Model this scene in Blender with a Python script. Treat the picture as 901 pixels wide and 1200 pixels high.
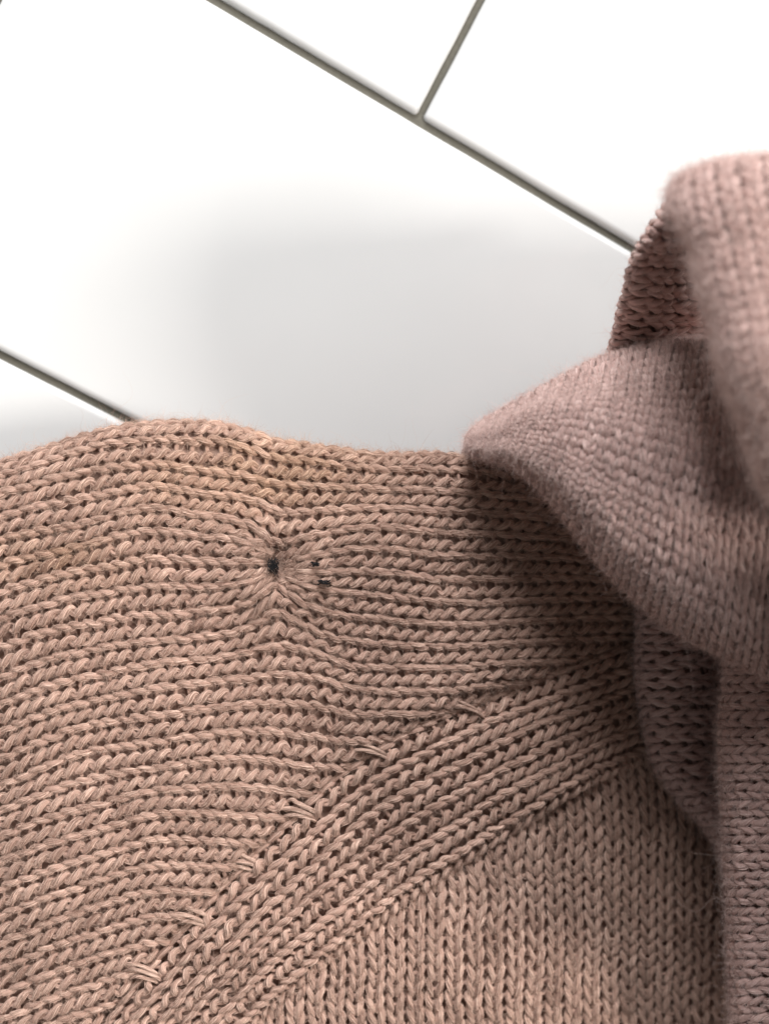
import bpy, math
import numpy as np

rng = np.random.default_rng(7)
scene = bpy.context.scene
for o in list(bpy.data.objects):
    bpy.data.objects.remove(o)
coll = scene.collection

# ------------------------------------------------------------------ camera
# photograph 901 x 1200; world in metres, z = 0 is the face of the tiles,
# the origin is the T joint between three tiles, X runs along the long joint
PW, PH, FPX = 901.0, 1200.0, 1200.0
rv = np.array([3.13451269, 0.77766287, 0.22553043])
tv = np.array([6.27863625, -73.20667505, 191.05654913]) * 1e-3
ang = np.linalg.norm(rv); ax = rv / ang
K = np.array([[0, -ax[2], ax[1]], [ax[2], 0, -ax[0]], [-ax[1], ax[0], 0]])
RC = np.eye(3) + math.sin(ang) * K + (1 - math.cos(ang)) * K @ K
CAM = -RC.T @ tv

cam_d = bpy.data.cameras.new('camera')
cam = bpy.data.objects.new('camera', cam_d)
coll.objects.link(cam)
from mathutils import Matrix, Vector
M4 = Matrix.Identity(4)
for i in range(3):
    M4[i][0] = RC[0][i]; M4[i][1] = -RC[1][i]; M4[i][2] = -RC[2][i]; M4[i][3] = CAM[i]
cam.matrix_world = M4
cam_d.sensor_fit = 'HORIZONTAL'
cam_d.sensor_width = 36.0
cam_d.lens = 36.0 * FPX / PW
cam_d.clip_start = 0.005
cam_d.clip_end = 50.0
cam_d.dof.use_dof = True
cam_d.dof.focus_distance = 0.1655
cam_d.dof.aperture_fstop = 16.5
scene.camera = cam

# ------------------------------------------------------------------ light
world = bpy.data.worlds.new('World')
scene.world = world
world.use_nodes = True
bg = world.node_tree.nodes['Background']
bg.inputs['Color'].default_value = (1.0, 0.985, 0.96, 1)
bg.inputs['Strength'].default_value = 0.165


def area_lamp(name, loc, target, sx, sy, power, col):
    d = bpy.data.lights.new(name, 'AREA')
    d.shape = 'RECTANGLE'; d.size = sx; d.size_y = sy
    d.energy = power; d.color = col
    o = bpy.data.objects.new(name, d)
    coll.objects.link(o)
    o.location = loc
    o.rotation_euler = (Vector(target) - Vector(loc)).to_track_quat('-Z', 'Y').to_euler()
    return o


def cam_dir(dx, dy, up):
    """direction given as image right, image down, up from the tiles"""
    r = RC[0].copy(); r[2] = 0; r /= np.linalg.norm(r)
    d = RC[1].copy(); d[2] = 0; d /= np.linalg.norm(d)
    return r * dx + d * dy + np.array([0, 0, up])


CEN = np.array([0.01, -0.05, 0.03])
# lamp to the upper right, outside the frame (soft shadows to the left of the folds)
area_lamp('key_lamp', CEN + cam_dir(0.82, 0.03, 0.86), CEN, 0.26, 0.26, 12.5, (1.0, 0.955, 0.90))
# broad ceiling light beyond the top of the frame
area_lamp('ceiling_lamp', CEN + cam_dir(0.70, -0.55, 0.85), CEN, 0.8, 0.8, 6.0, (1.0, 0.965, 0.93))
# added fill lamp beyond the top edge of the frame, lightens the middle fold
area_lamp('fill_light', CEN + cam_dir(-0.06, -0.98, 0.62), CEN, 0.6, 0.4, 20.0, (0.98, 0.985, 1.0))

scene.view_settings.view_transform = 'Standard'
scene.view_settings.look = 'None'
scene.view_settings.exposure = -0.13
scene.view_settings.gamma = 1.0
scene.view_settings.use_curve_mapping = False
scene.render.engine = 'CYCLES'
scene.cycles.max_bounces = 5
scene.cycles.use_denoising = True


# ------------------------------------------------------------------ materials
def material(name):
    m = bpy.data.materials.new(name)
    m.use_nodes = True
    nt = m.node_tree
    return m, nt, nt.nodes['Principled BSDF']


def N(nt, t, **kw):
    n = nt.nodes.new(t)
    for k, v in kw.items():
        setattr(n, k, v)
    return n


def ceramic():
    m, nt, b = material('white_glazed_ceramic')
    tc = N(nt, 'ShaderNodeTexCoord')
    no = N(nt, 'ShaderNodeTexNoise'); no.inputs['Scale'].default_value = 22; no.inputs['Detail'].default_value = 3
    nt.links.new(tc.outputs['Object'], no.inputs['Vector'])
    mx = N(nt, 'ShaderNodeMix', data_type='RGBA')
    mx.inputs['A'].default_value = (0.685, 0.690, 0.685, 1); mx.inputs['B'].default_value = (0.73, 0.734, 0.728, 1)
    nt.links.new(no.outputs['Fac'], mx.inputs['Factor'])
    nt.links.new(mx.outputs['Result'], b.inputs['Base Color'])
    b.inputs['Roughness'].default_value = 0.09
    b.inputs['IOR'].default_value = 1.5
    n2 = N(nt, 'ShaderNodeTexNoise'); n2.inputs['Scale'].default_value = 45; n2.inputs['Detail'].default_value = 1
    nt.links.new(tc.outputs['Object'], n2.inputs['Vector'])
    bp = N(nt, 'ShaderNodeBump'); bp.inputs['Strength'].default_value = 0.12; bp.inputs['Distance'].default_value = 0.001
    nt.links.new(n2.outputs['Fac'], bp.inputs['Height'])
    nt.links.new(bp.outputs['Normal'], b.inputs['Normal'])
    return m


def grout_mat():
    m, nt, b = material('grey_grout')
    tc = N(nt, 'ShaderNodeTexCoord')
    no = N(nt, 'ShaderNodeTexNoise'); no.inputs['Scale'].default_value = 900; no.inputs['Detail'].default_value = 5
    n3 = N(nt, 'ShaderNodeTexNoise'); n3.inputs['Scale'].default_value = 60
    nt.links.new(tc.outputs['Object'], no.inputs['Vector']); nt.links.new(tc.outputs['Object'], n3.inputs['Vector'])
    mx = N(nt, 'ShaderNodeMix', data_type='RGBA')
    mx.inputs['A'].default_value = (0.075, 0.07, 0.055, 1); mx.inputs['B'].default_value = (0.17, 0.16, 0.13, 1)
    ad = N(nt, 'ShaderNodeMath', operation='ADD'); 
    s1 = N(nt, 'ShaderNodeMath', operation='MULTIPLY'); s1.inputs[1].default_value = 0.5
    s2 = N(nt, 'ShaderNodeMath', operation='MULTIPLY'); s2.inputs[1].default_value = 0.5
    nt.links.new(no.outputs['Fac'], s1.inputs[0]); nt.links.new(n3.outputs['Fac'], s2.inputs[0])
    nt.links.new(s1.outputs[0], ad.inputs[0]); nt.links.new(s2.outputs[0], ad.inputs[1])
    nt.links.new(ad.outputs[0], mx.inputs['Factor'])
    nt.links.new(mx.outputs['Result'], b.inputs['Base Color'])
    b.inputs['Roughness'].default_value = 0.9
    bp = N(nt, 'ShaderNodeBump'); bp.inputs['Strength'].default_value = 0.6; bp.inputs['Distance'].default_value = 0.0004
    nt.links.new(no.outputs['Fac'], bp.inputs['Height']); nt.links.new(bp.outputs['Normal'], b.inputs['Normal'])
    return m


def wool(name, dark, light, sheen=0.25):
    m, nt, b = material(name)
    at_ = N(nt, 'ShaderNodeAttribute', attribute_name='tone')
    tc = N(nt, 'ShaderNodeTexCoord')
    no = N(nt, 'ShaderNodeTexNoise'); no.inputs['Scale'].default_value = 1500; no.inputs['Detail'].default_value = 3
    nt.links.new(tc.outputs['Object'], no.inputs['Vector'])
    s1 = N(nt, 'ShaderNodeMath', operation='MULTIPLY_ADD'); s1.inputs[1].default_value = 0.5; s1.inputs[2].default_value = -0.25
    nt.links.new(no.outputs['Fac'], s1.inputs[0])
    ad = N(nt, 'ShaderNodeMath', operation='ADD', use_clamp=True)
    nt.links.new(at_.outputs['Fac'], ad.inputs[0]); nt.links.new(s1.outputs[0], ad.inputs[1])
    mx = N(nt, 'ShaderNodeMix', data_type='RGBA')
    mx.inputs['A'].default_value = (*dark, 1); mx.inputs['B'].default_value = (*light, 1)
    nt.links.new(ad.outputs[0], mx.inputs['Factor'])
    sa = N(nt, 'ShaderNodeAttribute', attribute_name='tan_tint')
    m2 = N(nt, 'ShaderNodeMix', data_type='RGBA', blend_type='MULTIPLY')
    m2.inputs['B'].default_value = (1.0, 0.95, 0.80, 1)
    nt.links.new(sa.outputs['Fac'], m2.inputs['Factor']); nt.links.new(mx.outputs['Result'], m2.inputs['A'])
    nt.links.new(m2.outputs['Result'], b.inputs['Base Color'])
    b.inputs['Roughness'].default_value = 0.85
    b.inputs['Specular IOR Level'].default_value = 0.2
    b.inputs['Sheen Weight'].default_value = sheen
    b.inputs['Sheen Roughness'].default_value = 0.5
    b.inputs['Sheen Tint'].default_value = (1, 0.85, 0.78, 1)
    bp = N(nt, 'ShaderNodeBump'); bp.inputs['Strength'].default_value = 0.5; bp.inputs['Distance'].default_value = 0.0002
    nt.links.new(no.outputs['Fac'], bp.inputs['Height']); nt.links.new(bp.outputs['Normal'], b.inputs['Normal'])
    return m


MAT_TILE = ceramic()
MAT_GROUT = grout_mat()
MAT_YARN = wool('dusty_pink_wool_yarn', (0.335, 0.208, 0.160), (0.535, 0.345, 0.276))
MAT_FIBRE = wool('dusty_pink_wool_fibre', (0.255, 0.152, 0.115), (0.77, 0.555, 0.450), 0.1)
MAT_YARN_COOL_LIT = wool('cool_lit_wool_yarn', (0.44, 0.285, 0.255), (0.70, 0.49, 0.445))  # same yarn on the folds, with the cooler light put into its colour
MAT_FIBRE_COOL_LIT = wool('cool_lit_wool_fibre', (0.35, 0.225, 0.20), (0.92, 0.73, 0.675), 0.1)
MAT_LINING = wool('dusty_pink_wool_layer', (0.30, 0.185, 0.145), (0.42, 0.275, 0.22), 0.0)
MAT_BLACK = wool('black_thread', (0.006, 0.006, 0.007), (0.03, 0.03, 0.032), 0.0)


# ------------------------------------------------------------------ mesh helpers
def mesh_object(name, verts, faces, mat, parent=None, smooth=True, tone=None, tan_tint=None):
    me = bpy.data.meshes.new(name)
    verts = np.asarray(verts, np.float32); faces = np.asarray(faces, np.int32)
    me.vertices.add(len(verts)); me.vertices.foreach_set('co', verts.ravel())
    k = faces.shape[1]
    me.loops.add(faces.size); me.loops.foreach_set('vertex_index', faces.ravel())
    me.polygons.add(len(faces))
    me.polygons.foreach_set('loop_start', np.arange(0, faces.size, k, dtype=np.int32))
    me.polygons.foreach_set('loop_total', np.full(len(faces), k, np.int32))
    me.update(calc_edges=True)
    if smooth:
        me.polygons.foreach_set('use_smooth', np.ones(len(faces), bool))
    if tone is not None:
        a = me.attributes.new('tone', 'FLOAT', 'POINT'); a.data.foreach_set('value', np.asarray(tone, np.float32))
    if tan_tint is not None:
        a = me.attributes.new('tan_tint', 'FLOAT', 'POINT'); a.data.foreach_set('value', np.asarray(tan_tint, np.float32))
    me.materials.append(mat)
    o = bpy.data.objects.new(name, me)
    coll.objects.link(o)
    o.parent = parent
    return o


def hair_object(name, pts, radius, tone, mat, parent, tan_tint=None):
    """pts [n, p, 3]"""
    n, p, _ = pts.shape
    hc = bpy.data.hair_curves.new(name)
    hc.add_curves([p] * n)
    hc.position_data.foreach_set('vector', pts.astype(np.float32).ravel())
    ra = hc.attributes.get('radius') or hc.attributes.new('radius', 'FLOAT', 'POINT')
    ra.data.foreach_set('value', radius.astype(np.float32).ravel())
    ta = hc.attributes.new('tone', 'FLOAT', 'CURVE'); ta.data.foreach_set('value', tone.astype(np.float32))
    if tan_tint is not None:
        sa = hc.attributes.new('tan_tint', 'FLOAT', 'CURVE'); sa.data.foreach_set('value', tan_tint.astype(np.float32))
    hc.materials.append(mat)
    o = bpy.data.objects.new(name, hc)
    coll.objects.link(o); o.parent = parent
    return o


def empty(name, parent=None):
    o = bpy.data.objects.new(name, None)
    o.empty_display_size = 0.01
    coll.objects.link(o); o.parent = parent
    return o


# ------------------------------------------------------------------ tiled floor
TW, TL, GAP = 0.075, 0.150, 0.0014
gx = np.linspace(-0.40, 0.40, 41); gy = np.linspace(-0.40, 0.30, 41)
gv = [(x, y, -0.0012) for y in gy for x in gx]
gf = [(j * 41 + i, j * 41 + i + 1, (j + 1) * 41 + i + 1, (j + 1) * 41 + i) for j in range(40) for i in range(40)]
floor = mesh_object('tile_floor', gv, gf, MAT_GROUT)
floor['kind'] = 'structure'
floor['label'] = 'white glazed rectangular tiles with dark grey grout joints'


def tile_mesh():
    # rounded-edge slab: rings of a rectangle following a quarter-round profile
    hx, hy = TL / 2 - GAP / 2, TW / 2 - GAP / 2
    prof = [(0.0, -0.008), (0.0, -0.0016)]
    R = 0.0010
    prof[1] = (0.0, -R)
    for k in range(1, 7):
        a = k / 6 * math.pi / 2
        prof.append((R * (1 - math.cos(a)) * 1.3, -R + R * math.sin(a)))
    cr = 0.0008
    V = []; F = []
    base_ring = []
    corners = ((1, 1, 0), (-1, 1, 90), (-1, -1, 180), (1, -1, 270))
    for q_, (cx, cy, a0) in enumerate(corners):
        for q in range(5):
            a = math.radians(a0 + q * 22.5)
            base_ring.append((cx, cy, cr * math.cos(a), cr * math.sin(a), 0.0))
        nx, ny, _ = corners[(q_ + 1) % 4]
        for q in range(1, 40):                      # points along the edge, with the slight waver of a moulded tile
            f = q / 40
            base_ring.append((cx + (nx - cx) * f, cy + (ny - cy) * f, cr * (cy if cx != nx else cx) * (0 if cx == nx else 0), 0.0, 1.0))
    wav = np.convolve(rng.normal(0, 1, len(base_ring) + 6), np.ones(3) / 3, 'same')[3:-3] * 0.00006
    nper = len(base_ring)
    for ins, z in prof:
        for (cx, cy, ox, oy, e), wv in zip(base_ring, wav):
            bx_, by_ = hx - ins - cr, hy - ins - cr
            x, y = cx * bx_ + ox, cy * by_ + oy
            if e:
                if abs(abs(cy) - 1) < 1e-9:
                    y = math.copysign(hy - ins + wv, cy)
                if abs(abs(cx) - 1) < 1e-9:
                    x = math.copysign(hx - ins + wv, cx)
            V.append((x, y, z))
    me = bpy.data.meshes.new('tile')
    for i in range(len(prof) - 1):
        for j in range(nper):
            j2 = (j + 1) % nper
            F.append((i * nper + j, i * nper + j2, (i + 1) * nper + j2, (i + 1) * nper + j))
    F.append(tuple((len(prof) - 1) * nper + j for j in range(nper)))
    me.from_pydata(V, [], F); me.update()
    for p in me.polygons:
        p.use_smooth = len(p.vertices) == 4
    me.materials.append(MAT_TILE)
    return me


TILE = tile_mesh()
for row in range(-3, 3):
    off = 0.0 if row % 2 == 0 else TL / 2
    for c in range(-2, 3):
        # row 0 is the row below the long joint (y from -TW to 0); its cross joints at X = -TL/2 + n TL
        x = c * TL + off; y = -TW / 2 + row * TW
        if abs(x) > 0.27:
            continue
        t = bpy.data.objects.new('tile', TILE)
        coll.objects.link(t); t.parent = floor
        t.location = (x, y, rng.normal(0, 0.00008))
        t.rotation_euler = (rng.normal(0, 0.0016), rng.normal(0, 0.0012), rng.normal(0, 0.0006))


# ------------------------------------------------------------------ cloth surfaces
def at(px, py, h):
    """points on the sight lines at height h (metres) above the tiles"""
    px = np.asarray(px, float); py = np.asarray(py, float); h = np.asarray(h, float)
    d = np.stack([(px - PW / 2) / FPX, (py - PH / 2) / FPX, np.ones_like(px)], -1) @ RC
    t = (h - CAM[2]) / d[..., 2]
    return CAM + d * t[..., None]


def hermite(knots, vals, q):
    """C1 cubic through vals [n, ...] at knots, sampled at q"""
    knots = np.asarray(knots, float); vals = np.asarray(vals, float)
    dk = np.diff(knots); sl = np.diff(vals, axis=0) / dk.reshape(-1, *([1] * (vals.ndim - 1)))
    m = np.empty_like(vals); m[0] = sl[0]; m[-1] = sl[-1]
    w = (dk[1:] / (dk[:-1] + dk[1:])).reshape(-1, *([1] * (vals.ndim - 1)))
    m[1:-1] = sl[:-1] * w + sl[1:] * (1 - w)
    i = np.clip(np.searchsorted(knots, q, side='right') - 1, 0, len(knots) - 2)
    sh = (-1,) + (1,) * (vals.ndim - 1)
    d = dk[i].reshape(sh); t = ((q - knots[i]) / dk[i]).reshape(sh)
    return ((2 * t**3 - 3 * t**2 + 1) * vals[i] + (t**3 - 2 * t**2 + t) * d * m[i]
            + (-2 * t**3 + 3 * t**2) * vals[i + 1] + (t**3 - t**2) * d * m[i + 1])


def smooth_noise(shape, cells, amp):
    """smooth random field"""
    cy, cx = cells
    g = rng.normal(0, 1, (cy + 3, cx + 3))
    yy = np.linspace(1, cy + 1, shape[0]); xx = np.linspace(1, cx + 1, shape[1])
    a = hermite(np.arange(cy + 3), g, yy)
    return hermite(np.arange(cx + 3), a.T, xx).T * amp


class Sheet:
    """guides [ng, nc, 3] of (px, py, height in mm); u runs along a guide, v across the guides"""

    def __init__(self, guides, uk=None, vk=None, nu=360, nv=300, post=None, bump=(6, 6, 0.0), wobble=0.0):
        g = np.asarray(guides, float)
        if uk is None:
            ch = np.linalg.norm(np.diff(g * [1, 1, 6], axis=1), axis=2).mean(0)
            uk = np.concatenate([[0], np.cumsum(ch)])
        if vk is None:
            ch = np.linalg.norm(np.diff(g * [1, 1, 6], axis=0), axis=2).mean(1)
            vk = np.concatenate([[0], np.cumsum(ch)])
        self.uk, self.vk = np.asarray(uk, float), np.asarray(vk, float)
        self.u0, self.u1, self.v0, self.v1 = self.uk[0], self.uk[-1], self.vk[0], self.vk[-1]
        us = np.linspace(self.u0, self.u1, nu); vs = np.linspace(self.v0, self.v1, nv)
        a = hermite(self.vk, g, vs)
        a = hermite(self.uk, a.transpose(1, 0, 2), us).transpose(1, 0, 2)     # [nv, nu, 3]
        if post is not None:
            a = post(a)
        if wobble:
            a[..., 0] += smooth_noise(a.shape[:2], (9, 12), wobble)
            a[..., 1] += smooth_noise(a.shape[:2], (9, 12), wobble)
        a[..., 2] += smooth_noise(a.shape[:2], bump[:2], bump[2])
        self.px = a
        P = at(a[..., 0], a[..., 1], a[..., 2] * 1e-3)
        Pu = np.gradient(P, axis=1); Pv = np.gradient(P, axis=0)
        Nn = np.cross(Pu, Pv)
        Nn /= np.linalg.norm(Nn, axis=2, keepdims=True) + 1e-15
        mid = Nn[nv // 2, nu // 2]
        if np.dot(mid, CAM - P[nv // 2, nu // 2]) < 0:
            Nn = -Nn
        for _ in range(3):                          # soften creases in the normal field
            Nn[1:-1] = (Nn[:-2] + 2 * Nn[1:-1] + Nn[2:]) / 4
            Nn[:, 1:-1] = (Nn[:, :-2] + 2 * Nn[:, 1:-1] + Nn[:, 2:]) / 4
        Nn /= np.linalg.norm(Nn, axis=2, keepdims=True) + 1e-15
        self.P, self.N, self.nu, self.nv = P, Nn, nu, nv

    def samp(self, A, u, v):
        x = np.clip((u - self.u0) / (self.u1 - self.u0) * (self.nu - 1), 0, self.nu - 1.001)
        y = np.clip((v - self.v0) / (self.v1 - self.v0) * (self.nv - 1), 0, self.nv - 1.001)
        i = x.astype(int); j = y.astype(int); fx = (x - i)[..., None]; fy = (y - j)[..., None]
        return ((A[j, i] * (1 - fx) + A[j, i + 1] * fx) * (1 - fy) + (A[j + 1, i] * (1 - fx) + A[j + 1, i + 1] * fx) * fy)


TPTS = 25
SIDES = 8
# one stitch seen from the face: (across the column, along the column, out of the cloth), in column widths, courses, yarn radii
SLANTED = np.array([(-.50, -.72, -1.1), (-.24, -.64, -1.0), (-.185, -.44, -.1), (-.25, .02, .85), (-.335, .46, .45), (-.27, .76, -.5),
                    (.04, .86, -1.0), (.33, .66, -.6), (.41, .36, .35), (.265, 0., .95), (.13, -.38, -.35), (.24, -.62, -1.0), (.50, -.72, -1.1)])
NARROW = np.array([(-.50, -.76, -1.1), (-.28, -.70, -1.0), (-.145, -.46, -.1), (-.225, .02, .9), (-.31, .46, .4), (-.26, .76, -.5),
                   (.0, .86, -1.0), (.26, .76, -.5), (.31, .46, .4), (.225, .02, .9), (.145, -.46, -.1), (.28, -.70, -1.0), (.50, -.76, -1.1)])
UPRIGHT = np.array([(-.50, -.74, -1.1), (-.26, -.66, -1.0), (-.10, -.42, -.1), (-.21, .02, .9), (-.34, .44, .4), (-.28, .74, -.5),
                    (.0, .86, -1.0), (.28, .74, -.5), (.34, .44, .4), (.21, .02, .9), (.10, -.42, -.1), (.26, -.66, -1.0), (.50, -.74, -1.1)])


def knit(panel, sheet, vc, cpitch, wpitch, radius, direction=1, shear=0.0, keep=None, loop=1.0, shape=SLANTED, ridge=0.25,
         depth=0.9, invert=(), sheath=44, fuzz=7, fuzz_len=1.0, lift=None, tone0=0.5, tan_tint=None, fat=0.0, long_=0.012, yarn=None, fibre=None):
    """knit stitch columns on a sheet. vc: v of the column centres, wpitch: column pitch in v, cpitch: course pitch in u.
    One mesh per column; a hair object holds the fibres of the panel."""
    t = np.linspace(-math.pi, math.pi, TPTS)
    yarn_turn = 2.6
    paths, frames, tones, rads, tan_tints = [], [], [], [], []
    ph = np.linspace(0, 2 * math.pi, SIDES, endpoint=False)
    for k, v_c in enumerate(vc):
        shift = shear * k
        n0 = int(math.floor((sheet.u0) / cpitch - abs(shift) - 2)); n1 = int(math.ceil(sheet.u1 / cpitch + abs(shift) + 2))
        idx = np.arange(n0, n1)
        uc = (idx + 0.5 + shift * direction) * cpitch
        ok = (uc > sheet.u0 + 0.3 * cpitch) & (uc < sheet.u1 - 0.3 * cpitch)
        if keep is not None:
            pp = sheet.samp(sheet.px, uc, np.full_like(uc, v_c))
            ok &= keep(pp[:, 0], pp[:, 1])
        uc = uc[ok]
        n = len(uc)
        if n == 0:
            continue
        win = np.cos(t / 2)[None, :] ** 2 * 0.8 + 0.2 * np.cos(t / 2)[None, :]
        C3 = np.repeat(shape[None], n, 0)
        C3[:, 1:-1] += rng.normal(0, 1, (n, 11, 3)) * [0.016, 0.045, 0.10]
        C3[:, 2:11, 1] += rng.normal(0, 0.06, (n, 1))
        C3[:, 2:11, 0] += rng.normal(0, 0.016, (n, 1))
        cur = hermite(np.arange(13), C3.transpose(1, 0, 2), np.linspace(0, 12, TPTS)).transpose(1, 0, 2)
        w = cur[..., 0]; s = cur[..., 1] * loop + shear * w
        uu = uc[:, None] + direction * s * cpitch
        vv = v_c + w * wpitch
        nn = cur[..., 2] * depth * radius + ridge * radius * np.cos(2 * math.pi * w)
        if k in invert:
            nn = -nn
        P = sheet.samp(sheet.P, uu, vv)
        Nn = sheet.samp(sheet.N, uu, vv); Nn /= np.linalg.norm(Nn, axis=2, keepdims=True)
        if lift is not None:
            pp = sheet.samp(sheet.px, uu, vv)
            nn = nn + lift(pp[..., 0], pp[..., 1]) * radius
        P = P + Nn * nn[..., None]
        T = np.gradient(P, axis=1); T /= np.linalg.norm(T, axis=2, keepdims=True) + 1e-12
        B = np.cross(T, Nn); B /= np.linalg.norm(B, axis=2, keepdims=True) + 1e-12
        Q = np.cross(B, T)
        # how crowded the stitch is: thin the yarn where columns are squeezed
        cw = np.linalg.norm(sheet.samp(sheet.P, uc, np.full(n, v_c + wpitch / 2)) - sheet.samp(sheet.P, uc, np.full(n, v_c - wpitch / 2)), axis=1)
        cs = np.linalg.norm(sheet.samp(sheet.P, uc + cpitch / 2, np.full(n, v_c)) - sheet.samp(sheet.P, uc - cpitch / 2, np.full(n, v_c)), axis=1)
        rs = radius * np.clip(np.minimum(cw / (4.4 * radius), cs / (2.2 * radius)), 0.55, 1.12) * (1 + rng.normal(0, 0.05, n) + 0.07 * np.sin(idx[ok] * 0.55 + 1.3 * np.sin(idx[ok] * 0.21)))
        lx = np.arange(TPTS); leg = (0.72 + 0.36 * np.exp(-((lx - 6) / 2.6) ** 2) + (0.36 + fat) * np.exp(-((lx - 18) / 2.6) ** 2))[None, :]
        rad = rs[:, None] * leg * (1 + rng.normal(0, 0.025, (n, TPTS)))
        tone = np.clip(tone0 + rng.normal(0, 0.13, n) + 0.08 * math.sin(k * 1.7), 0, 1)
        gphase = rng.uniform(0, 6.28)
        tw = (np.arange(TPTS) / (TPTS - 1) * yarn_turn * 2 * math.pi)[None, :] + gphase + rng.normal(0, .4, (n, 1))
        # two-ply look: lobed cross-section turning along the yarn
        th = ph[None, None, :] + 0 * tw[..., None]
        rr = 0.88 * rad[..., None] * (1 + 0.14 * np.cos(2 * (th - tw[..., None] / 2 * 1.0)) + 0.04 * rng.normal(0, 1, (n, TPTS, SIDES)) * 0.6)
        ring = P[:, :, None, :] + rr[..., None] * (np.cos(th)[..., None] * B[:, :, None, :] + 0.88 * np.sin(th)[..., None] * Q[:, :, None, :])
        V = ring.reshape(-1, 3)
        a = np.arange(SIDES); b2 = (a + 1) % SIDES
        seg = np.arange(TPTS - 1)[:, None]
        f1 = np.stack([seg * SIDES + a, seg * SIDES + b2, (seg + 1) * SIDES + b2, (seg + 1) * SIDES + a], -1).reshape(-1, 4)
        F = (np.arange(n)[:, None, None] * TPTS * SIDES + f1[None]).reshape(-1, 4)
        tn = np.repeat(tone, TPTS * SIDES)
        sv = np.zeros(n)
        if tan_tint is not None:
            pp = sheet.samp(sheet.px, uc, np.full_like(uc, v_c)); sv = tan_tint(pp[:, 0], pp[:, 1])
        tan_tints.append(sv)
        o = mesh_object('stitch_column', V, F, yarn or MAT_YARN, panel, True, tn, np.repeat(sv, TPTS * SIDES))
        paths.append(P); frames.append((B, Q)); tones.append(tone); rads.append(rad)
    P = np.concatenate(paths); B = np.concatenate([f[0] for f in frames]); Q = np.concatenate([f[1] for f in frames])
    tone = np.concatenate(tones); rad = np.concatenate(rads)
    ns = len(P)
    stv = np.concatenate(tan_tints)
    curves, crad, ctone, ctan = [], [], [], []

    def along(A_, sid, x):
        x = np.clip(x, 0, TPTS - 1.001); i = x.astype(int); f = x - i
        if A_.ndim == 3:
            f = f[..., None]
        return A_[sid[:, None], i] * (1 - f) + A_[sid[:, None], i + 1] * f

    # fibres that lie on the yarn, following its twist
    if sheath:
        m = ns * sheath; p = 7
        sid = np.repeat(np.arange(ns), sheath)
        st = rng.uniform(1.5, 6.5, m) + 12 * (rng.random(m) < 0.54); ln = rng.uniform(2.6, 6.0, m)
        x = st[:, None] + ln[:, None] * np.linspace(0, 1, p)[None]
        phi = rng.uniform(0, 6.283, m)[:, None] + (0.34 + rng.normal(0, 0.12, m)[:, None]) * (x - st[:, None])
        q = np.linspace(-1, 1, p)[None]
        ro = along(rad, sid, x) * (0.90 + 0.16 * rng.random(m)[:, None] + rng.uniform(0, 0.30, m)[:, None] * q**4)
        pt = along(P, sid, x) + ro[..., None] * (np.cos(phi)[..., None] * along(B, sid, x) + 0.88 * np.sin(phi)[..., None] * along(Q, sid, x))
        curves.append(pt)
        base = rng.uniform(0.028e-3, 0.075e-3, m)
        crad.append(base[:, None] * np.clip(1.15 - q**2 * 0.85, 0.2, 1))
        ctan.append(stv[sid])
        ctone.append(np.clip(tone[sid] + rng.normal(0.0, 0.30, m), 0, 1))
    # loose fibres that stand off the cloth
    if fuzz:
        m = int(ns * fuzz); p = 7
        sid = rng.integers(0, ns, m)
        x = (rng.uniform(3.5, 8.5, m) + 12 * (rng.random(m) < 0.5))[:, None]
        phi = rng.uniform(0.1, math.pi - 0.1, m)[:, None]
        o0 = along(P, sid, x)[:, 0]; Bb = along(B, sid, x)[:, 0]; Qq = along(Q, sid, x)[:, 0]
        r0 = along(rad, sid, x)[:, 0]
        out = np.cos(phi) * Bb + np.sin(phi) * Qq
        Tt = np.cross(Qq, Bb)
        dirv = out * rng.uniform(0.25, 0.9, (m, 1)) + Tt * rng.normal(0, 0.8, (m, 1)) + Bb * rng.normal(0, 0.6, (m, 1))
        dirv /= np.linalg.norm(dirv, axis=1, keepdims=True)
        L = (rng.gamma(2.2, 0.42e-3, m) * fuzz_len * np.where(rng.random(m) < long_, rng.uniform(2, 4, m), 1.0))[:, None]
        bend = np.cross(dirv, rng.normal(0, 1, (m, 3))); bend /= np.linalg.norm(bend, axis=1, keepdims=True) + 1e-9
        q = np.linspace(0, 1, p)
        curl = rng.uniform(-1.0, 1.0, (m, 1))
        pt = (o0 + out * r0[:, None] * 0.8)[:, None, :] + dirv[:, None, :] * (L * q)[..., None] \
            + bend[:, None, :] * (L * curl * q**2)[..., None] \
            + np.cross(dirv, bend)[:, None, :] * (L * 0.22 * np.sin(q * rng.uniform(2, 7, (m, 1))))[..., None]
        curves.append(pt)
        base = rng.uniform(0.008e-3, 0.020e-3, m)
        crad.append(base[:, None] * (1 - 0.7 * q)[None])
        ctan.append(stv[sid])
        ctone.append(np.clip(0.72 + rng.normal(0, 0.2, m), 0, 1))
    if curves:
        o = hair_object('wool_fibres', np.concatenate(curves), np.concatenate(crad), np.concatenate(ctone), fibre or MAT_FIBRE, panel, np.concatenate(ctan))
        o['kind'] = 'stuff'
    return P


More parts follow.
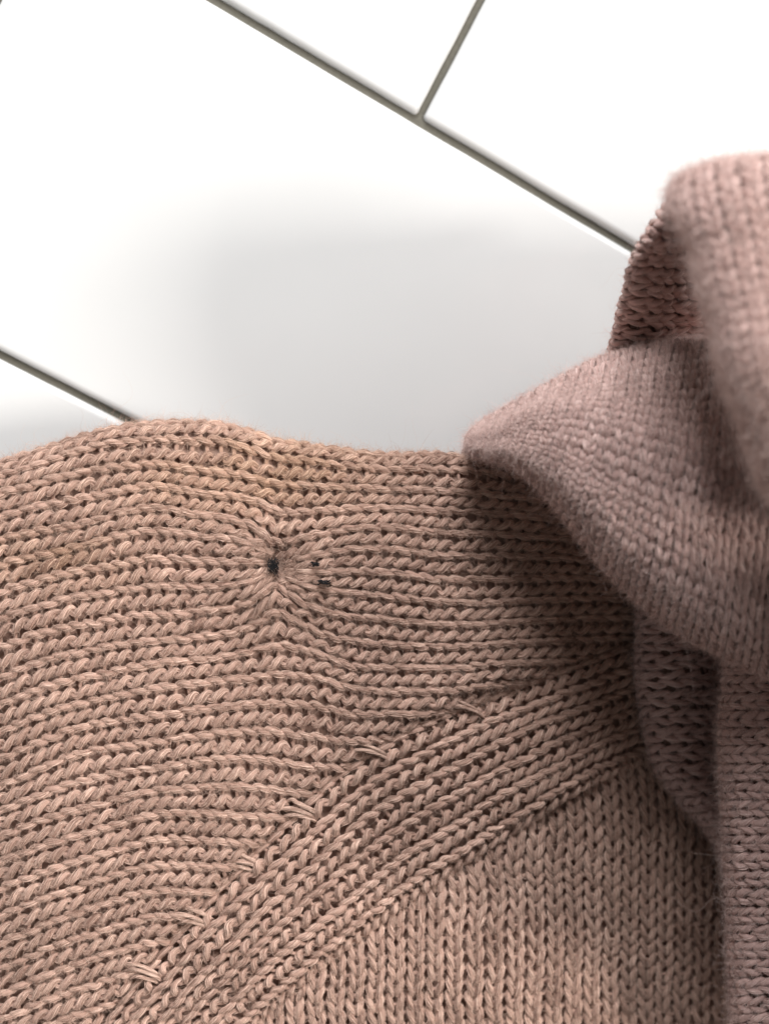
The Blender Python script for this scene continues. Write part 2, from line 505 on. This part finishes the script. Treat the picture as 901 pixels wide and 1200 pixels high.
def lining(panel, sheet, drop, keep=None, step=3):
    """the cloth layer that lies under the stitches"""
    P = (sheet.P - sheet.N * drop)[::step, ::step]
    nv, nu = P.shape[:2]
    j, i = np.meshgrid(np.arange(nv - 1), np.arange(nu - 1), indexing='ij')
    F = np.stack([j * nu + i, j * nu + i + 1, (j + 1) * nu + i + 1, (j + 1) * nu + i], -1).reshape(-1, 4)
    if keep is not None:
        pp = sheet.px[::step, ::step]
        kp = keep(pp[..., 0], pp[..., 1]).ravel()
        F = F[kp[F].all(1)]
    return mesh_object('under_layer', P.reshape(-1, 3), F, MAT_LINING, panel, True, np.full(nv * nu, 0.5))


def poly_y(pts):
    p = np.array(pts, float)
    return lambda x: np.interp(x, p[:, 0], p[:, 1])


def sst(a, b, x):
    t = np.clip((x - a) / (b - a), 0, 1)
    return t * t * (3 - 2 * t)


sweater = empty('knitted_sweater')
sweater.location = (0, 0, 0)
sweater['label'] = 'dusty pink ribbed wool sweater lying crumpled on white tiles'
sweater['category'] = 'sweater'

M_LOW = poly_y([(-60, 1400), (110, 1222), (165, 1150), (225, 1080), (290, 1015), (350, 955), (435, 885), (540, 832), (640, 795), (760, 752), (900, 700)])
B_LOW = poly_y([(200, 1285), (270, 1222), (313, 1181), (355, 1145), (409, 1103), (455, 1070), (507, 1034), (555, 1002), (610, 965), (667, 929), (700, 914), (760, 890), (900, 830)])

# ---- body panel with the pinched hole -------------------------------------
XS = [-40, 10, 60, 130, 190, 230, 265, 295, 320, 345, 375, 410, 460, 520, 600, 700, 800]
EDGE = [556, 538, 522, 503, 497, 497, 500, 508, 517, 521, 525, 528, 531, 535, 545, 562, 580]
ROWS = [
    [582, 563, 548, 535, 531, 536, 538, 546, 551, 552, 556, 557, 560, 566, 575, 588, 600],
    [607, 590, 574, 562, 560, 563, 567, 573, 579, 583, 583, 582, 585, 588, 596, 608, 618],
    [635, 617, 604, 592, 587, 590, 593, 601, 610, 613, 611, 608, 608, 613, 618, 628, 636],
    [664, 646, 633, 616, 612, 614, 620, 634, 646, 647, 637, 631, 633, 638, 641, 648, 655],
    [694, 676, 660, 646, 640, 641, 643, 648, 659, 664, 660, 657, 659, 663, 664, 669, 674],
    [727, 709, 691, 679, 672, 673, 674, 673, 669, 673, 679, 682, 685, 690, 689, 691, 694],
    [758, 739, 722, 708, 702, 702, 699, 691, 682, 691, 701, 709, 713, 717, 714, 714, 715],
    [793, 775, 757, 742, 737, 731, 728, 720, 709, 716, 730, 737, 741, 745, 740, 737, 737],
    [827, 808, 788, 771, 763, 761, 756, 748, 741, 745, 757, 768, 770, 771, 766, 760, 758],
    [859, 839, 820, 803, 791, 785, 782, 778, 775, 777, 782, 795, 798, 797, 790, 783, 780],
    [890, 870, 850, 832, 822, 817, 813, 810, 809, 809, 813, 822, 825, 824, 815, 806, 802],
    [922, 902, 882, 863, 853, 847, 842, 840, 841, 844, 848, 853, 853, 850, 840, 830, 825],
    [953, 933, 913, 894, 884, 876, 874, 873, 876, 879, 882, 884, 880, 876, 866, 855, 850],
    [982, 962, 943, 925, 913, 908, 905, 906, 909, 912, 914, 914, 908, 902, 892, 880, 874],
    [1013, 993, 974, 953, 941, 938, 937, 939, 942, 944, 945, 943, 936, 928, 917, 905, 898],
    [1042, 1022, 1003, 983, 971, 969, 970, 972, 974, 975, 974, 971, 963, 954, 942, 930, 922],
]
for k in range(8):
    last = np.array(ROWS[-1], float)
    ROWS.append(list(last + 30.5 + np.linspace(0.4, -3, len(XS))))
E_ = np.array(EDGE, float)
hb = np.interp(XS, [-40, 60, 250, 420, 620, 720, 800], [27, 29.5, 31, 31, 28, 20, 14])
gl = []
for dy, dh in ((13, -17.0), (3, -11.5), (0.5, -6.2), (9, -2.3)):
    gl.append(np.stack([XS, E_ + dy, hb + dh], 1))
vk = [-3.6, -2.6, -1.7, -0.85]
for r, row in enumerate(ROWS):
    h = hb + np.array([-0.3, 0.2, 0.6, 0.9, 1.0][min(r, 4)]) + 0.10 * min(r, 20)
    gl.append(np.stack([XS, row, h], 1)); vk.append(float(r))


def pucker(a):
    dx = a[..., 0] - 323; dy = a[..., 1] - 664
    g = np.exp(-((dx / 50) ** 2 + (dy / 46) ** 2))
    a[..., 0] -= dx * 0.50 * g
    a[..., 1] -= dy * 0.36 * np.exp(-((dx / 26) ** 2 + (dy / 52) ** 2))
    r = np.sqrt((dx / 40) ** 2 + (dy / 34) ** 2)
    a[..., 2] -= 1.9 * np.exp(-((dx / 20) ** 2 + (dy / 16) ** 2)) - 0.9 * np.exp(-((r - 1.3) / 0.5) ** 2)
    # crease running up and down through the hole
    a[..., 2] -= 0.8 * np.exp(-((dx - 0.10 * dy) / 17) ** 2) * np.exp(-(dy / 62) ** 2)
    # the panel dips under the band
    a[..., 2] -= 2.3 * sst(-26, 10, a[..., 1] - M_LOW(a[..., 0]))
    return a


m_sheet = Sheet(gl, uk=np.array(XS, float), vk=vk, nu=520, nv=460, post=pucker, bump=(7, 10, 0.5), wobble=1.9)
body = empty('body_panel', sweater)
body['label'] = 'pink ribbed panel with a pinched hole near its top edge'
keepM = lambda x, y: (y < M_LOW(x) + 18) & (x < 775)
liftM = lambda x, y: -1.6 * sst(-14, 14, y - M_LOW(x))
def tan_patches(x, y):  # tints two soft patches of the panel yellowish
    d = np.exp(-(((x - 300) / 130) ** 2 + ((y - 555 + 0.05 * (x - 300)) / 42) ** 2)) + 0.7 * np.exp(-(((x - 60) / 80) ** 2 + ((y - 655) / 25) ** 2))
    return np.clip(d * (0.45 + 0.5 * rng.random(x.shape)), 0, 1)


knit(body, m_sheet, np.arange(-3, 23) - 0.25, 17.4, 1.0, 0.45e-3, direction=-1, shear=-0.08, fat=0.14, depth=0.58, ridge=0.0, keep=keepM, lift=liftM, tan_tint=tan_patches,
     sheath=60, fuzz=85)
lining(body, m_sheet, 0.95e-3, keep=lambda x, y: (y < M_LOW(x) + 70))

# ---- diagonal shaping band -------------------------------------------------
ub = [(60, 1282), (110, 1222), (165, 1150), (225, 1080), (290, 1015), (350, 955), (435, 885), (540, 832), (640, 795), (760, 752), (820, 730)]
lb = [(215, 1272), (270, 1222), (313, 1181), (362, 1140), (409, 1103), (455, 1070), (520, 1025), (600, 972), (680, 923), (765, 885), (830, 860)]
ub = np.array(ub, float); lb = np.array(lb, float)
hB = np.array([32.5, 32.7, 32.9, 33, 33, 32.9, 32.4, 30.6, 27, 19.5, 15])
gB = []
for f, dh in ((-0.06, -1.6), (0.02, -0.2), (0.25, 0.5), (0.5, 0.5), (0.75, 0.5), (0.98, -0.1), (1.06, -1.5)):
    p = ub * (1 - f) + lb * f
    gB.append(np.column_stack([p, hB + dh]))
b_sheet = Sheet(gB, nu=420, nv=120, bump=(2, 8, 0.35), wobble=1.5)
band = empty('diagonal_band', sweater)
band['label'] = 'diagonal rib band below the pinched panel'
nb = 6
wB = (b_sheet.v1 - b_sheet.v0) / (nb + 0.2)
knit(band, b_sheet, b_sheet.v0 + wB * (np.arange(nb) + 0.6), 17.6, wB, 0.46e-3, direction=-1, shear=-0.08, fat=0.12, ridge=0.75, depth=0.8,
     sheath=60, fuzz=36, keep=lambda x, y: x < 772)
lining(band, b_sheet, 1.6e-3)

# pulled decrease stitches where the panel's columns run into the band
def yarn_strands(name, parent, strands, radius):
    V, F, off = [], [], 0
    hp, hr, ht = [], [], []
    S, m = 9, 26
    th = np.linspace(0, 2 * math.pi, S, endpoint=False)
    for pts in strands:
        pts = np.array(pts, float)
        q = hermite(np.arange(len(pts)), pts, np.linspace(0, len(pts) - 1, m))
        P = at(q[:, 0], q[:, 1], q[:, 2] * 1e-3)
        T = np.gradient(P, axis=0); T /= np.linalg.norm(T, axis=1, keepdims=True)
        B = np.cross(T, [0, 0, 1.0]); B /= np.linalg.norm(B, axis=1, keepdims=True); Q = np.cross(B, T)
        rr = radius * (1 + 0.12 * np.sin(np.linspace(0, 9, m) + rng.uniform(0, 6))) * (0.55 + 0.45 * np.sin(np.linspace(0.25, math.pi - 0.25, m)))
        ring = P[:, None] + (0.9 * rr)[:, None, None] * (np.cos(th)[None, :, None] * B[:, None] + np.sin(th)[None, :, None] * Q[:, None])
        V.append(ring.reshape(-1, 3))
        a = np.arange(S); b2 = (a + 1) % S; seg = np.arange(m - 1)[:, None]
        F.append(np.stack([seg * S + a, seg * S + b2, (seg + 1) * S + b2, (seg + 1) * S + a], -1).reshape(-1, 4) + off)
        off += m * S
        nf_ = 90; p = 8
        x = rng.uniform(0, m - 9, nf_)[:, None] + rng.uniform(5, 9, nf_)[:, None] * np.linspace(0, 1, p)[None]
        x = np.clip(x, 0, m - 1.001); i = x.astype(int); f = (x - i)[..., None]
        L_ = lambda A_: A_[i] * (1 - f) + A_[i + 1] * f
        phi = rng.uniform(0, 6.28, nf_)[:, None] + 0.22 * (x - x[:, :1])
        ro = rr[i] * (0.92 + 0.25 * rng.random((nf_, 1)))
        hp.append(L_(P) + ro[..., None] * (np.cos(phi)[..., None] * L_(B) + np.sin(phi)[..., None] * L_(Q)))
        hr.append(rng.uniform(0.025e-3, 0.06e-3, nf_)[:, None] * np.ones((1, p)))
        ht.append(np.clip(rng.normal(0.5, 0.28, nf_), 0, 1))
    V = np.concatenate(V)
    o = mesh_object(name, V, np.concatenate(F), MAT_YARN, parent, True, np.full(len(V), 0.5), np.zeros(len(V)))
    hair_object('wool_fibres', np.concatenate(hp), np.concatenate(hr), np.concatenate(ht), MAT_FIBRE, o)['kind'] = 'stuff'
    return o


for (dx_, dy_), hh in zip([(168, 1142), (228, 1077), (291, 1014), (352, 952), (437, 884), (543, 832)], [33.4, 33.5, 33.6, 33.6, 33.1, 31.6]):
    st = []
    for q, (oy, ln, up) in enumerate(((-8, rng.uniform(22, 36), 0.1), (0, rng.uniform(30, 44), 0.2), (8, rng.uniform(18, 32), 0.0))):
        jx = rng.normal(0, 2.5)
        st.append([(dx_ - ln + jx, dy_ + oy - 1, hh - 1.6), (dx_ - ln * 0.55 + jx, dy_ + oy - 5 + rng.normal(0, 1), hh - 0.2 + up), (dx_ - 4 + jx, dy_ + oy * 0.8 - 3, hh + up),
                   (dx_ + 13 + jx, dy_ + oy * 0.6 + 4, hh - 0.2 + up * 0.6), (dx_ + 22 + jx, dy_ + oy * 0.5 + 12, hh - 1.6)])
    yarn_strands('decrease_stitch', band, st[: int(rng.integers(2, 4))], rng.uniform(0.22e-3, 0.30e-3))

# ---- lower panel with upright columns --------------------------------------
gL = []
for x in (150, 240, 330, 420, 510, 600, 690, 770, 830, 880):
    hh = np.interp(x, [240, 420, 600, 720, 800, 880], [32.0, 32.2, 30.5, 26, 20.5, 17])
    gL.append([(x + lean, y, hh + dh) for y, lean, dh in
               ((1250, 0, -0.8), (1150, 0.5, 0.2), (1050, 2, 0), (960, 3 - 0.012 * (x - 500), -1.2), (860, 4 - 0.03 * (x - 500), -3.0), (780, 4 - 0.03 * (x - 500), -5))])
l_sheet = Sheet(gL, nu=300, nv=420, bump=(8, 4, 0.4), wobble=2.0)
low = empty('lower_panel', sweater)
low['label'] = 'plain knit panel below the diagonal band, columns upright'
nl = 32
wL = (l_sheet.v1 - l_sheet.v0) / nl
keepL = lambda x, y: (y > B_LOW(x) - 14)
liftL = lambda x, y: -1.8 * sst(-26, 12, B_LOW(x) - y + 0)
knit(low, l_sheet, l_sheet.v0 + wL * (np.arange(nl) + 0.5), 17.2, wL, 0.45e-3, direction=1, depth=0.65, shear=0.06, shape=NARROW, fat=0.08, keep=keepL, lift=liftL,
     sheath=60, fuzz=36)
lining(low, l_sheet, 1.3e-3)

# ---- middle fold -----------------------------------------------------------
bot = [(545, 524), (566, 534), (602, 547), (645, 585), (692, 642), (742, 695), (795, 738), (848, 766), (905, 792), (965, 815), (1060, 840), (1180, 850), (1300, 860)]
top = [(551, 508), (584, 486), (645, 452), (700, 424), (748, 410), (795, 403), (840, 401), (890, 399), (940, 398), (990, 398), (1060, 396), (1170, 396), (1290, 396)]
gF = []
for i, ((bx, by), (tx, ty)) in enumerate(zip(bot, top)):
    f = i / 9
    hm = np.interp(i, [0, 1, 2, 4, 6, 9, 10, 11, 12], [36.0, 42, 49, 58, 62, 65, 74, 84, 8])  # last guides lie out of frame, raised to block light from the right
    he = np.interp(i, [0, 1, 2, 5, 9, 11, 12], [33.6, 35.5, 40, 48, 54, 64, 6])
    ht = np.interp(i, [0, 1, 2, 5, 9, 11, 12], [32.5, 34, 37, 43, 47, 47, 6])
    dx, dy = tx - bx, ty - by
    L = math.hypot(dx, dy); ux, uy = dx / L, dy / L
    e = min(1.0, L / 160)
    gF.append([(bx + 34 * ux + 10, by + 34 * uy, he - 9), (bx + 7 * ux, by + 7 * uy, he - 5), (bx, by, he - 0.5),
               (bx + 5 * ux * e, by + 5 * uy * e, he + 3.2 * e), (bx + 20 * ux * e, by + 20 * uy * e, he * 0.35 + hm * 0.65),
               (bx + dx * 0.38, by + dy * 0.38, hm), (bx + dx * 0.66, by + dy * 0.66, hm - 1.5 * e),
               (tx - 22 * ux * e, ty - 22 * uy * e, ht + 5.5 * e), (tx - 4 * ux * e, ty - 4 * uy * e, ht + 2 * e), (tx, ty, ht - 2),
               (tx - 8 * ux, ty - 8 * uy + 2, ht - 9), (tx - 30 * ux, ty - 30 * uy + 3, ht - 14)])
f_sheet = Sheet(gF, nu=420, nv=420, bump=(7, 5, 0.5), wobble=1.5)
fold = empty('middle_fold', sweater)
fold['label'] = 'pointed fold overlapping the body panel, cool light painted into its colour'
nf = 54
wF = (f_sheet.v1 - f_sheet.v0) / nf
knit(fold, f_sheet, f_sheet.v0 + wF * (np.arange(nf) + 0.5), 15.0, wF, 0.42e-3, direction=1, shear=0.1, shape=NARROW, ridge=0.1, yarn=MAT_YARN_COOL_LIT, fibre=MAT_FIBRE_COOL_LIT, keep=lambda x, y: x < 985, sheath=44, fuzz=90, fuzz_len=0.9, long_=0.004)
lining(fold, f_sheet, 1.5e-3, keep=lambda x, y: x > 572)

# ---- inner face of the upper fold (dark) -----------------------------------
le = [(797, 222), (786, 236), (763, 268), (744, 305), (733, 345), (722, 388), (713, 425), (704, 470)]
gI = []
for i, (x, y) in enumerate(le):
    w = np.interp(i, [0, 1, 2, 7], [20, 40, 80, 190])
    d = np.interp(i, [0, 1, 2, 3, 4, 5, 6, 7], [10, 9, 7, 3, -2, -8, -13, -17])
    gI.append([(x + 30, y + 3, 26 + d * 0.6), (x + 6, y + 1, 37 + d), (x, y, 44 + d), (x + 3, y, 47.5 + d), (x + 0.22 * w, y + 2, 47 + d), (x + 0.55 * w, y + 3, 42 + d), (x + 0.9 * w, y + 2, 36 + d), (x + 1.25 * w, y + 2, 32 + d)])
i_sheet = Sheet(gI, nu=300, nv=300, bump=(5, 4, 0.3), wobble=1.0)
inner = empty('upper_fold_inside', sweater)
inner['label'] = 'shaded inside of the upper fold'
ni = 14
wI = (i_sheet.v1 - i_sheet.v0) / ni
knit(inner, i_sheet, i_sheet.v0 + wI * (np.arange(ni) + 0.5), 17.5, wI, 0.50e-3, direction=1, shear=0.1, shape=UPRIGHT, yarn=MAT_YARN_COOL_LIT, fibre=MAT_FIBRE_COOL_LIT, sheath=16, fuzz=12, depth=0.7)
lining(inner, i_sheet, 1.4e-3)

# ---- upper fold, nearest the camera ----------------------------------------
g1 = []
cols = [
    [(930, 585), (895, 520), (868, 440), (849, 370), (832, 300), (808, 240), (806, 224), (806, 226), (815, 240)],
    [(908, 590), (878, 520), (853, 440), (834, 370), (817, 300), (792, 240), (793, 222), (796, 222), (812, 236)],
    [(918, 598), (888, 522), (864, 441), (846, 369), (829, 297), (806, 236), (806, 210), (809, 209), (824, 222)],
    [(945, 610), (918, 526), (896, 442), (880, 367), (864, 291), (846, 226), (842, 199), (844, 195), (853, 206)],
    [(985, 620), (960, 530), (941, 443), (926, 365), (912, 286), (898, 220), (892, 193), (892, 188), (896, 200)],
    [(1035, 630), (1010, 534), (992, 444), (978, 363), (965, 284), (953, 218), (948, 194), (948, 188), (948, 200)],
    [(1150, 650), (1130, 545), (1115, 450), (1105, 363), (1095, 284), (1085, 220), (1080, 196), (1080, 190), (1080, 200)],
    [(1260, 660), (1250, 550), (1240, 455), (1230, 363), (1220, 290), (1210, 230), (1206, 210), (1206, 205), (1206, 215)],
    [(1400, 680), (1380, 560), (1370, 455), (1360, 363), (1350, 290), (1340, 230), (1336, 210), (1336, 205), (1336, 215)],
]
hc_ = [64, 73, 78, 81, 82.5, 83, 84, 78, 4]  # last column, unseen, drops to keep light from entering beneath
for c, h0 in zip(cols, hc_):
    prof = [-2, 0, 0.5, 0.5, -1, -5, -10, -15, -26]
    g1.append([(x, y, max(h0 + d, 1.5)) for (x, y), d in zip(c, prof)])
u_sheet = Sheet(g1, nu=320, nv=260, bump=(4, 5, 0.6), wobble=1.5)
upf = empty('upper_fold', sweater)
upf['label'] = 'fuzzy fold at the right, nearest the viewer, bright light painted into its colour'
n1 = 37
w1 = (u_sheet.v1 - u_sheet.v0) / n1
knit(upf, u_sheet, u_sheet.v0 + w1 * (np.arange(n1) + 0.5), 15.5, w1, 0.40e-3, direction=1, shear=0.1, shape=UPRIGHT, ridge=0.0, yarn=MAT_YARN_COOL_LIT, fibre=MAT_FIBRE_COOL_LIT, keep=lambda x, y: x < 990, sheath=44, fuzz=220, fuzz_len=1.0, long_=0.002, tone0=0.75)  # raised tone puts the brighter light on this fold into its colour
lining(upf, u_sheet, 1.4e-3)

# ---- narrow tucked fold ----------------------------------------------------
le = [(746, 660), (750, 700), (749, 750), (749, 800), (757, 850), (769, 893), (797, 937), (832, 978), (852, 1015), (862, 1050)]
g3 = []
for i, (x, y) in enumerate(le):
    R = max(892 - x, 40)
    g3.append([(x + 20, y + 2, 13), (x + 4, y + 1, 19), (x, y, 23), (x + 4, y - 1, 26), (x + 0.22 * R, y - 2, 28), (x + 0.45 * R, y - 3, 27), (x + 0.68 * R, y - 5, 22), (x + 0.85 * R, y - 7, 16), (x + R, y - 9, 11)])
t_sheet = Sheet(g3, nu=260, nv=360, bump=(8, 3, 0.3), wobble=1.0)
tuck = empty('tucked_fold', sweater)
tuck['label'] = 'narrow dark fold tucked between the panels'
n3 = 19
w3 = (t_sheet.v1 - t_sheet.v0) / n3
knit(tuck, t_sheet, t_sheet.v0 + w3 * (np.arange(n3) + 0.5), 18, w3, 0.50e-3, direction=1, shear=0.1, shape=UPRIGHT, yarn=MAT_YARN_COOL_LIT, fibre=MAT_FIBRE_COOL_LIT, sheath=24, fuzz=85)
lining(tuck, t_sheet, 1.6e-3)

# ---- right fold ------------------------------------------------------------
le = [(832, 690), (846, 740), (850, 780), (846, 850), (847, 920), (852, 1000), (857, 1080), (861, 1160), (864, 1250)]
g4 = []
for i, (x, y) in enumerate(le):
    g4.append([(x + 26, y + 1, 22), (x + 7, y, 30), (x, y, 36), (x + 2, y, 41), (x + 14, y - 1, 45), (x + 42, y - 2, 47.5), (x + 85, y - 3, 50), (x + 140, y - 4, 62), (x + 230, y - 4, 96), (x + 330, y - 4, 108), (x + 430, y - 4, 92), (x + 540, y - 4, 5)])  # beyond the frame it rises into an unseen mound, added to cast shade
r_sheet = Sheet(g4, nu=260, nv=420, bump=(8, 3, 0.3), wobble=1.2)
rf = empty('right_fold', sweater)
rf['label'] = 'out of focus fold along the right edge'
n4 = 27
w4 = (r_sheet.v1 - r_sheet.v0) / n4
knit(rf, r_sheet, r_sheet.v0 + w4 * (np.arange(n4) + 0.5), 18, w4, 0.50e-3, direction=1, shear=0.1, shape=UPRIGHT, yarn=MAT_YARN_COOL_LIT, fibre=MAT_FIBRE_COOL_LIT, keep=lambda x, y: x < 985, sheath=20, fuzz=85)
lining(rf, r_sheet, 1.5e-3)


# ------------------------------------------------------------------ black thread in the hole
def tangle(name, px, py, h, ext, n, rad, label):
    V, F, off = [], [], 0
    for q in range(n):
        m = 22
        tt = np.linspace(0, 1, m)
        ph_ = rng.uniform(0, 6.28, 6); fr = rng.uniform(3, 9, 3)
        am = rng.uniform(0.25, 1.0) ; cx, cy = rng.normal(0, 0.18, 2)
        x = px + ext[0] * (cx + am * np.sin(fr[0] * tt + ph_[0]) * 0.6 + am * 0.4 * np.sin(2.3 * fr[1] * tt + ph_[1])) 
        y = py + ext[1] * (cy + am * np.sin(fr[1] * tt + ph_[2]) * 0.6 + rng.uniform(0.2, 1) * 0.4 * np.sin(1.9 * fr[2] * tt + ph_[3]))
        z = h + ext[2] * np.sin(fr[2] * tt + ph_[4])
        P = at(x, y, z * 1e-3)
        T = np.gradient(P, axis=0); T /= np.linalg.norm(T, axis=1, keepdims=True) + 1e-12
        B = np.cross(T, [0.3, 0.2, 1]); B /= np.linalg.norm(B, axis=1, keepdims=True) + 1e-9
        Q = np.cross(B, T)
        S = 6
        th = np.linspace(0, 6.283, S, endpoint=False)
        ring = P[:, None] + rad * (np.cos(th)[None, :, None] * B[:, None] + np.sin(th)[None, :, None] * Q[:, None])
        V.append(ring.reshape(-1, 3))
        a = np.arange(S); b2 = (a + 1) % S; seg = np.arange(m - 1)[:, None]
        F.append(np.stack([seg * S + a, seg * S + b2, (seg + 1) * S + b2, (seg + 1) * S + a], -1).reshape(-1, 4) + off)
        off += m * S
    V = np.concatenate(V)
    o = mesh_object(name, V, np.concatenate(F), MAT_BLACK, body, True, rng.random(len(V)))
    o['label'] = label
    return o


tangle('black_thread', 320, 663, 32.3, (8, 11, 0.9), 20, 0.05e-3, 'black thread knot in the pinched hole')
tangle('black_thread', 369, 661, 34.8, (6.5, 3.2, 0.3), 8, 0.065e-3, 'black thread speck right of the hole')
tangle('black_thread', 379, 683, 34.3, (8, 3.8, 0.3), 10, 0.075e-3, 'larger black thread speck right of the hole')
